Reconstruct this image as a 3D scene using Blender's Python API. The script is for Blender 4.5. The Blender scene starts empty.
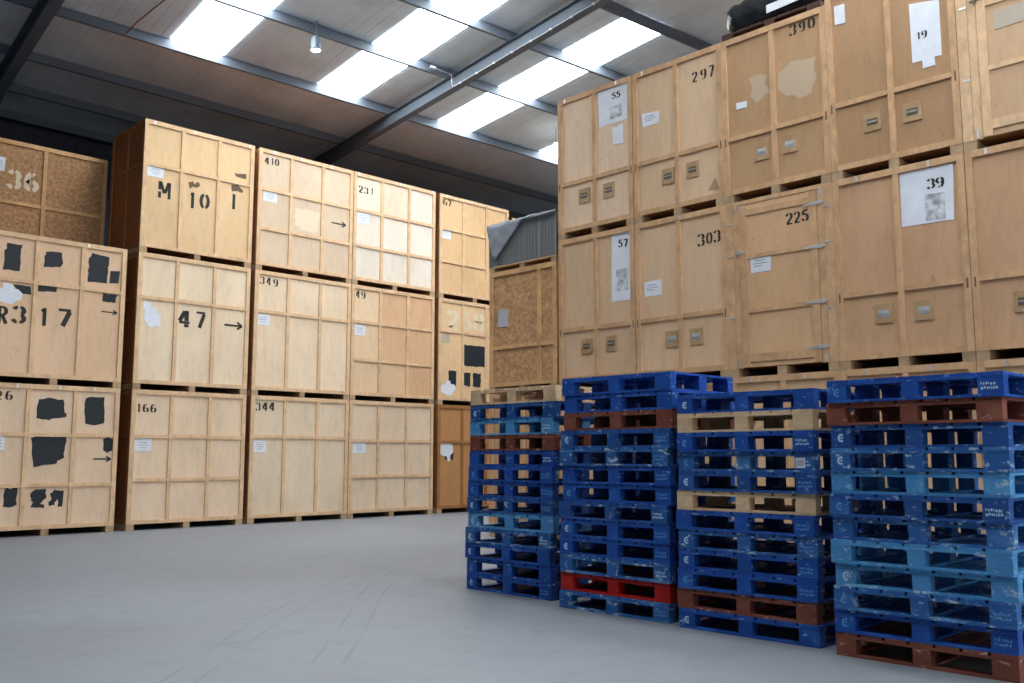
import bpy, bmesh, math, random
from mathutils import Vector, Matrix
random.seed(7)
SC = bpy.context.scene
COL = SC.collection
PI = math.pi

# ------------------------------------------------------------------ helpers
class MB:
    """collects shapes into one mesh"""
    def __init__(self): self.v=[]; self.f=[]; self.mi=[]
    def quadbox(self, P, mi=0):
        b=len(self.v); self.v+= [tuple(p) for p in P]
        for q in ((0,3,2,1),(4,5,6,7),(0,1,5,4),(1,2,6,5),(2,3,7,6),(3,0,4,7)):
            self.f.append(tuple(b+i for i in q)); self.mi.append(mi)
        return self
    def box(self, x0,y0,z0,x1,y1,z1, mi=0):
        return self.quadbox([(x0,y0,z0),(x1,y0,z0),(x1,y1,z0),(x0,y1,z0),(x0,y0,z1),(x1,y0,z1),(x1,y1,z1),(x0,y1,z1)],mi)
    def poly(self, pts, mi=0):
        b=len(self.v); self.v+=[tuple(p) for p in pts]; self.f.append(tuple(range(b,b+len(pts)))); self.mi.append(mi); return self
    def prism(self, pts, y0, y1, mi=0):
        """polygon of (x,z) pulled from y0 to y1"""
        n=len(pts); b=len(self.v)
        self.v+=[(p[0],y0,p[1]) for p in pts]+[(p[0],y1,p[1]) for p in pts]
        area=sum(pts[i][0]*pts[(i+1)%n][1]-pts[(i+1)%n][0]*pts[i][1] for i in range(n))
        fr=list(range(b,b+n)); bk=list(range(b+n,b+2*n))
        if area<0: fr.reverse(); bk.reverse()
        self.f.append(tuple(fr)); self.mi.append(mi); self.f.append(tuple(reversed(bk))); self.mi.append(mi)
        for i in range(n):
            j=(i+1)%n
            q=(b+i,b+n+i,b+n+j,b+j) if area>0 else (b+j,b+n+j,b+n+i,b+i)
            self.f.append(q); self.mi.append(mi)
        return self
    def tube(self, path, r, n=8, mi=0, cap=True):
        pts=[Vector(p) for p in path]; rings=[]
        for i,p in enumerate(pts):
            d=(pts[min(i+1,len(pts)-1)]-pts[max(i-1,0)]).normalized()
            a=d.orthogonal().normalized(); c=d.cross(a)
            rr=r[i] if isinstance(r,(list,tuple)) else r
            b=len(self.v)
            for k in range(n):
                t=2*PI*k/n; self.v.append(tuple(p+a*(rr*math.cos(t))+c*(rr*math.sin(t))))
            rings.append(b)
        for i in range(len(rings)-1):
            for k in range(n):
                self.f.append((rings[i]+k,rings[i]+(k+1)%n,rings[i+1]+(k+1)%n,rings[i+1]+k)); self.mi.append(mi)
        if cap:
            self.f.append(tuple(reversed(range(rings[0],rings[0]+n)))); self.mi.append(mi)
            self.f.append(tuple(range(rings[-1],rings[-1]+n))); self.mi.append(mi)
        return self
    def lathe(self, prof, n=24, mi=0):
        """profile of (r,z) round the z axis"""
        b=len(self.v); m=len(prof)
        for r,z in prof:
            for k in range(n):
                t=2*PI*k/n; self.v.append((r*math.cos(t),r*math.sin(t),z))
        for i in range(m-1):
            for k in range(n):
                self.f.append((b+i*n+k,b+i*n+(k+1)%n,b+(i+1)*n+(k+1)%n,b+(i+1)*n+k)); self.mi.append(mi)
        return self
    def mesh(self, name, mats, smooth=False, fix=False):
        me=bpy.data.meshes.new(name); me.from_pydata(self.v,[],self.f)
        for m in (mats if isinstance(mats,(list,tuple)) else [mats]): me.materials.append(m)
        me.polygons.foreach_set('material_index',self.mi)
        if smooth: me.polygons.foreach_set('use_smooth',[True]*len(me.polygons))
        if fix:
            bm=bmesh.new(); bm.from_mesh(me); bmesh.ops.recalc_face_normals(bm,faces=bm.faces); bm.to_mesh(me); bm.free()
        me.update(); return me
    def build(self, name, mats, parent=None, **k):
        return add(name, self.mesh(name,mats,**k), parent)

def add(name, me, parent=None):
    o=bpy.data.objects.new(name,me); COL.objects.link(o)
    if parent: o.parent=parent
    return o
def empty(name, loc, rz=0):
    o=bpy.data.objects.new(name,None); o.empty_display_size=.2; COL.objects.link(o)
    o.location=loc; o.rotation_euler=(0,0,rz); return o
def tag(o, label, cat, group=None):
    o['label']=label; o['category']=cat
    if group: o['group']=group
    return o
def struct(o): o['kind']='structure'; return o

# ------------------------------------------------------------------ materials
def srgb(r,g,b):
    f=lambda c: (c/255/12.92) if c/255<=.04045 else ((c/255+.055)/1.055)**2.4
    return (f(r),f(g),f(b),1)
def base(name, rough=.6, metal=0.0, spec=.3):
    m=bpy.data.materials.new(name); m.use_nodes=True
    nt=m.node_tree; p=nt.nodes['Principled BSDF']
    p.inputs['Roughness'].default_value=rough; p.inputs['Metallic'].default_value=metal
    p.inputs['Specular IOR Level'].default_value=spec
    return m,nt,p
def plain(name, col, rough=.6, metal=0.0, spec=.3):
    m,nt,p=base(name,rough,metal,spec); p.inputs['Base Color'].default_value=col; return m
def coords(nt, scale, rnd=True):
    """object coordinates pushed by a per-object offset so that no two boards share a grain"""
    tc=nt.nodes.new('ShaderNodeTexCoord'); mp=nt.nodes.new('ShaderNodeMapping')
    mp.inputs['Scale'].default_value=scale
    if rnd:
        oi=nt.nodes.new('ShaderNodeObjectInfo'); mul=nt.nodes.new('ShaderNodeVectorMath'); mul.operation='SCALE'
        mul.inputs[0].default_value=(37,19,53); nt.links.new(oi.outputs['Random'],mul.inputs['Scale'])
        ad=nt.nodes.new('ShaderNodeVectorMath'); ad.operation='ADD'
        nt.links.new(tc.outputs['Object'],ad.inputs[0]); nt.links.new(mul.outputs[0],ad.inputs[1])
        nt.links.new(ad.outputs[0],mp.inputs['Vector'])
    else: nt.links.new(tc.outputs['Object'],mp.inputs['Vector'])
    return mp
def noise(nt, mp, scale, detail=4, rough=.55, dist=0):
    n=nt.nodes.new('ShaderNodeTexNoise'); n.inputs['Scale'].default_value=scale; n.inputs['Detail'].default_value=detail
    n.inputs['Roughness'].default_value=rough; n.inputs['Distortion'].default_value=dist
    nt.links.new(mp.outputs[0],n.inputs['Vector']); return n
def ramp(nt, src, stops):
    r=nt.nodes.new('ShaderNodeValToRGB'); e=r.color_ramp.elements
    while len(e)<len(stops): e.new(.5)
    for i,(p,c) in enumerate(stops): e[i].position=p; e[i].color=c if len(c)==4 else (*c,1)
    nt.links.new(src,r.inputs[0]); return r
def mix(nt, a, b, fac, mode='MIX'):
    m=nt.nodes.new('ShaderNodeMix'); m.data_type='RGBA'; m.blend_type=mode
    for s,v in ((m.inputs[6],a),(m.inputs[7],b),(m.inputs[0],fac)):
        if hasattr(v,'links') or hasattr(v,'is_linked'): nt.links.new(v,s)
        else: s.default_value=v
    return m.outputs[2]
def sc(c,k): return (min(c[0]*k,1),min(c[1]*k,1),min(c[2]*k,1),1)
def bump(nt,p,src,strength,dist=.01):
    b=nt.nodes.new('ShaderNodeBump'); b.inputs['Strength'].default_value=strength; b.inputs['Distance'].default_value=dist
    nt.links.new(src,b.inputs['Height']); nt.links.new(b.outputs[0],p.inputs['Normal'])

def plywood(name, col, scale=(1.6,1.6,.45), knots=1.2, blotch=.085):
    m,nt,p=base(name,.62,0,.25)
    mp=coords(nt,scale); n1=noise(nt,mp,5,5,.6,1.2)
    r1=ramp(nt,n1.outputs['Fac'],[(.3,sc(col,1-blotch)),(.5,col),(.72,sc(col,1+blotch*.6))])
    mp2=coords(nt,(1,1,.6)); n2=noise(nt,mp2,1.1,3,.5)
    r2=ramp(nt,n2.outputs['Fac'],[(.3,(.88,.865,.84)),(.62,(1,1,1))])
    c=mix(nt,r1.outputs[0],r2.outputs[0],.8,'MULTIPLY')
    vo=nt.nodes.new('ShaderNodeTexVoronoi'); vo.inputs['Scale'].default_value=7.5; vo.inputs['Randomness'].default_value=1
    mp3=coords(nt,(1,.2,.62)); nt.links.new(mp3.outputs[0],vo.inputs['Vector'])
    rk=ramp(nt,vo.outputs['Distance'],[(.035,(1,1,1)),(.1,(0,0,0))])
    sel=nt.nodes.new('ShaderNodeSeparateColor'); nt.links.new(vo.outputs['Color'],sel.inputs[0])
    gt=nt.nodes.new('ShaderNodeMath'); gt.operation='GREATER_THAN'; gt.inputs[1].default_value=.5; nt.links.new(sel.outputs[0],gt.inputs[0])
    km=nt.nodes.new('ShaderNodeMath'); km.operation='MULTIPLY'; nt.links.new(gt.outputs[0],km.inputs[0]); nt.links.new(rk.outputs[0],km.inputs[1])
    km2=nt.nodes.new('ShaderNodeMath'); km2.operation='MULTIPLY'; nt.links.new(km.outputs[0],km2.inputs[0]); km2.inputs[1].default_value=.55*knots
    c=mix(nt,c,sc(col,.42),km2.outputs[0])
    nt.links.new(c,p.inputs['Base Color']); return m
def timber(name, col, stretch=(1,1,1), grime=.25):
    m,nt,p=base(name,.65,0,.25)
    mp=coords(nt,stretch); n1=noise(nt,mp,9,5,.6,.8)
    r1=ramp(nt,n1.outputs['Fac'],[(.3,sc(col,.8)),(.55,col),(.75,sc(col,1.1))])
    n2=noise(nt,coords(nt,(1,1,1)),2.2,3)
    r2=ramp(nt,n2.outputs['Fac'],[(.3,(1-grime,1-grime*1.1,1-grime*1.2)),(.55,(1,1,1))])
    c=mix(nt,r1.outputs[0],r2.outputs[0],1.0,'MULTIPLY')
    nt.links.new(c,p.inputs['Base Color']); return m
def osb(name, col):
    m,nt,p=base(name,.7,0,.2)
    mp=coords(nt,(1,1,1)); vo=nt.nodes.new('ShaderNodeTexVoronoi'); vo.inputs['Scale'].default_value=24; nt.links.new(mp.outputs[0],vo.inputs['Vector'])
    n=noise(nt,mp,15,4,.65,.7)
    r=ramp(nt,n.outputs['Fac'],[(.3,sc(col,.68)),(.5,col),(.7,sc(col,1.3))])
    s=nt.nodes.new('ShaderNodeSeparateColor'); nt.links.new(vo.outputs['Color'],s.inputs[0])
    r2=ramp(nt,s.outputs[0],[(0,(.72,.68,.62)),(1,(1.0,1.0,1.0))])
    c=mix(nt,r.outputs[0],r2.outputs[0],1.0,'MULTIPLY'); nt.links.new(c,p.inputs['Base Color']); return m
def painted(name, col, wear, wearcol, rough=.55, amount=.64):
    """paint with rubbed, scuffed patches of its own"""
    m,nt,p=base(name,rough,0,.3)
    n0=noise(nt,coords(nt,(1,1,1)),2.6,3)
    r0=ramp(nt,n0.outputs['Fac'],[(.3,sc(col,.78)),(.55,col),(.75,wear)])
    n1=noise(nt,coords(nt,(1,1,1.6)),11,6,.68,.6)
    r1=ramp(nt,n1.outputs['Fac'],[(amount,(0,0,0)),(amount+.09,(1,1,1))])
    c=mix(nt,r0.outputs[0],wearcol,r1.outputs[0])
    nt.links.new(c,p.inputs['Base Color']); return m

M={}
SKYV=13.0
FLOOR=(129,133,139)
M['floor']=None
def mk_floor():
    m,nt,p=base('concrete',.55,0,.35)
    tc=nt.nodes.new('ShaderNodeTexCoord'); mp=nt.nodes.new('ShaderNodeMapping'); nt.links.new(tc.outputs['Object'],mp.inputs['Vector'])
    col=srgb(*FLOOR)
    n1=noise(nt,mp,.35,6,.6,.6); r1=ramp(nt,n1.outputs['Fac'],[(.3,sc(col,.86)),(.55,col),(.75,sc(col,1.1))])
    n2=noise(nt,mp,3.5,6,.7); r2=ramp(nt,n2.outputs['Fac'],[(.32,(.85,.85,.86)),(.5,(1,1,1)),(.72,(1.0,1.0,1.0))])
    c=mix(nt,r1.outputs[0],r2.outputs[0],.8,'MULTIPLY')
    n3=noise(nt,mp,38,3,.7); r3=ramp(nt,n3.outputs['Fac'],[(.35,(.86,.86,.86)),(.6,(1,1,1))])
    c=mix(nt,c,r3.outputs[0],.6,'MULTIPLY')
    # faint oil spots
    vo=nt.nodes.new('ShaderNodeTexVoronoi'); vo.inputs['Scale'].default_value=.8; nt.links.new(mp.outputs[0],vo.inputs['Vector'])
    rs=ramp(nt,vo.outputs['Distance'],[(.05,(1,1,1)),(.16,(0,0,0))])
    f=nt.nodes.new('ShaderNodeMath'); f.operation='MULTIPLY'; nt.links.new(rs.outputs[0],f.inputs[0]); nt.links.new(n2.outputs['Fac'],f.inputs[1])
    f2=nt.nodes.new('ShaderNodeMath'); f2.operation='MULTIPLY'; f2.inputs[1].default_value=.5; nt.links.new(f.outputs[0],f2.inputs[0])
    c=mix(nt,c,sc(col,.55),f2.outputs[0])
    nt.links.new(c,p.inputs['Base Color']); bump(nt,p,n2.outputs['Fac'],.12,.01)
    rr=ramp(nt,n1.outputs['Fac'],[(.3,(.5,.5,.5)),(.7,(.68,.68,.68))]); nt.links.new(rr.outputs[0],p.inputs['Roughness'])
    return m
M['floor']=mk_floor()
M['tyre']=plain('tyre_rubber_trace',srgb(138,142,149),.75)
def sheet_metal(name,c):
    m,nt,p=base(name,.55,0,.3); n=noise(nt,coords(nt,(1,1,1),False),.9,4); r=ramp(nt,n.outputs['Fac'],[(.3,sc(c,.88)),(.65,sc(c,1.05))]); nt.links.new(r.outputs[0],p.inputs['Base Color']); return m
M['roof']=sheet_metal('roof_liner_sheet',srgb(220,234,244))
M['wall']=sheet_metal('wall_cladding',srgb(74,80,90))
M['steel']=sheet_metal('painted_steel',srgb(98,108,120))
M['purlin']=plain('galvanised_purlin',srgb(106,115,126),.5,.1,.35)
def emit(name,col,st):
    m,nt,p=base(name,.5); p.inputs['Base Color'].default_value=(.8,.85,.9,1); p.inputs['Emission Color'].default_value=col; p.inputs['Emission Strength'].default_value=st; return m
SKY=SKYV
M['skylight']=emit('rooflight_sheet',(.93,.975,1,1),SKY)
M['lamp']=emit('lamp_glow',(1,.98,.95,1),40)
M['lampdome']=emit('lit_diffuser',(1,.99,.97,1),3)
# woods (panel cells)
PLY={}
PLYK=(1.03,1.05,1.14)
def ply(rgb,**k):
    rgb=tuple(min(244,int(a*b)) for a,b in zip(rgb,PLYK))
    if rgb not in PLY: PLY[rgb]=plywood('plywood_%d'%len(PLY),srgb(*rgb),**k)
    return PLY[rgb]
M['pine']=timber('pine_batten',srgb(226,190,150),(1,1,.5),.12)
M['pine_dark']=timber('weathered_batten',srgb(206,166,126),(1,1,.5),.18)
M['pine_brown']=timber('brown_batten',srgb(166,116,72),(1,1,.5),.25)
M['pine_osb']=timber('osb_crate_batten',srgb(214,170,120),(1,1,.5),.22)
M['skid']=timber('skid_timber',srgb(186,156,122),(1,1,1),.35)
M['shell']=plywood('crate_side_ply',srgb(150,98,62),knots=.5)
M['shell_tan']=plywood('crate_side_ply_tan',srgb(172,128,86),knots=.5)
M['osb']=osb('strand_board',srgb(204,160,118))
M['osb_light']=osb('strand_board_light',srgb(186,144,104))
M['black']=plain('black_paint',srgb(40,44,50),.6)
M['stencil']=plain('stencil_ink',srgb(52,50,48),.7)
M['soot']=plain('soot_mark',srgb(172,142,112),.8)
M['fade']=plain('faded_paint',srgb(222,206,178),.7)
M['fade_tan']=plain('bare_patch',srgb(190,168,142),.75)
M['smudge']=plain('smudged_ink',srgb(104,88,70),.75)
def paper(name,c):
    m,nt,p=base(name,.6,0,.3); n=noise(nt,coords(nt,(1,1,1)),6,3); r=ramp(nt,n.outputs['Fac'],[(.3,sc(srgb(*c),.9)),(.7,srgb(*c))]); nt.links.new(r.outputs[0],p.inputs['Base Color']); return m
M['paper']=paper('white_paper',(228,232,240))
M['printed']=paper('grey_print',(186,190,196))
def mk_print():
    m,nt,p=base('printed_drawing',.6,0,.3); n=noise(nt,coords(nt,(1,1,1)),9,3,.5); r=ramp(nt,n.outputs['Fac'],[(.36,srgb(146,150,154)),(.5,srgb(186,190,194)),(.64,srgb(218,222,228))]); nt.links.new(r.outputs[0],p.inputs['Base Color']); return m
M['drawing']=mk_print()
M['tape']=paper('clear_tape',(190,176,158))
M['line']=plain('printed_line',srgb(150,156,170),.7)
M['clip']=plain('bright_zinc',srgb(226,226,226),.35,.6,.5)
M['handle_plate']=timber('handle_plate_wood',srgb(184,152,114),(1,1,1),.2)
M['latch']=plain('dark_iron',srgb(104,94,82),.55,.2)
M['slot']=plain('dull_slot_plate',srgb(112,88,66),.6)
M['grip']=plain('worn_steel_grip',srgb(168,164,156),.45,.4)
M['rust']=plain('rusty_wire',srgb(140,84,52),.8)
M['cable']=plain('white_cable',srgb(222,224,226),.5)
M['grey_lamp']=plain('lamp_housing',srgb(120,132,144),.4,.3)
# pallets
W=srgb(205,215,225)
M['blue0']=painted('blue_paint',srgb(32,80,164),srgb(50,108,186),srgb(140,178,212),amount=.595)
M['blue1']=painted('blue_paint_dull',srgb(38,82,150),srgb(62,116,180),srgb(150,182,208),amount=.575)
M['blue2']=painted('blue_paint_worn',srgb(46,98,164),srgb(86,142,192),srgb(180,200,212),amount=.555)
M['blue3']=painted('light_blue_paint',srgb(76,146,200),srgb(108,172,214),srgb(190,210,222),amount=.58)
M['brown']=painted('brown_paint',srgb(128,72,58),srgb(150,94,76),srgb(200,168,140),amount=.60)
M['brown_dark']=painted('dark_brown_paint',srgb(72,48,40),srgb(88,60,50),srgb(120,96,80),amount=.66)
M['red']=painted('red_paint',srgb(176,26,24),srgb(190,40,34),srgb(170,110,90),amount=.68)
M['rawwood']=timber('bare_pallet_wood',srgb(226,194,156),(1,1,1),.25)
M['pmark']=plain('pale_pallet_mark',srgb(176,206,232),.7)
M['pmark2']=plain('faint_pallet_mark',srgb(88,146,206),.7)
M['tarp']=None

# ------------------------------------------------------------------ stencil lettering
def arc(cx,cy,rx,ry,a0,a1,n=12):
    return [(cx+rx*math.cos(math.radians(a0+(a1-a0)*i/n)),cy+ry*math.sin(math.radians(a0+(a1-a0)*i/n))) for i in range(n+1)]
GL={
 '0':[arc(.5,.5,.38,.44,104,256),arc(.5,.5,.38,.44,76,-76)],
 '1':[[(.55,0),(.55,1)],[(.5,.93),(.24,.8)]],
 '2':[arc(.48,.7,.34,.24,170,104),arc(.48,.7,.34,.24,78,-38)+[(.2,.1)],[(.12,.07),(.9,.07)]],
 '3':[arc(.46,.73,.36,.21,165,104),arc(.46,.73,.36,.21,78,-62),arc(.44,.28,.4,.23,66,-76),arc(.44,.28,.4,.23,-104,-165)],
 '4':[[(.66,0),(.66,.2)],[(.66,.38),(.66,1)],[(.52,.95),(.1,.36)],[(.08,.29),(.92,.29)]],
 '5':[[(.2,.94),(.86,.94)],[(.24,.9),(.22,.56)],arc(.46,.33,.38,.27,112,-78),arc(.46,.33,.38,.27,-104,-160)],
 '6':[arc(.5,.5,.36,.44,60,84,4),arc(.5,.5,.38,.44,104,180)+arc(.5,.3,.38,.24,180,256),arc(.5,.3,.38,.24,-76,80),arc(.5,.3,.38,.24,104,150,4)],
 '7':[[(.08,.93),(.92,.93)],[(.84,.86),(.4,0)]],
 '8':[arc(.5,.74,.32,.2,104,256),arc(.5,.74,.32,.2,76,-76),arc(.5,.27,.38,.22,104,256),arc(.5,.27,.38,.22,76,-76)],
 '9':[arc(.5,.5,.36,.44,240,264,4),arc(.5,.5,.38,.44,284,360)+arc(.5,.7,.38,.24,0,76),arc(.5,.7,.38,.24,104,260),arc(.5,.7,.38,.24,284,330,4)],
 'M':[[(.14,0),(.14,.38)],[(.14,.5),(.14,1)],[(.2,.98),(.5,.3)],[(.56,.34),(.82,.98)],[(.88,0),(.88,1)]],
 'I':[[(.5,0),(.5,1)]],
 'R':[[(.2,0),(.2,1)],[(.2,.94),(.5,.94)]+arc(.52,.72,.3,.22,90,-90)+[(.3,.5)],[(.5,.46),(.88,0)]],
}
def ribbons(mb, lines, u0,v0,u1,v1, y, thick=.36, thin=.2, ox=0, oz=0):
    w=u1-u0; h=v1-v0; s=min(w,h)
    for ln in lines:
        pts=[Vector((u0+a*w+ox,v0+b*h+oz)) for a,b in ln]; L=[];R=[]
        for i,p in enumerate(pts):
            d=pts[min(i+1,len(pts)-1)]-pts[max(i-1,0)]
            if d.length<1e-6: continue
            d.normalize(); t=.5*max(thin,math.hypot(thick*abs(d.y),thin*abs(d.x)))*max(s,.55*h)
            nrm=Vector((-d.y,d.x)); L.append(p+nrm*t); R.append(p-nrm*t)
        for i in range(len(L)-1):
            q=[(R[i].x,y,R[i].y),(R[i+1].x,y,R[i+1].y),(L[i+1].x,y,L[i+1].y),(L[i].x,y,L[i].y)]
            mb.poly(q)
    return mb

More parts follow.
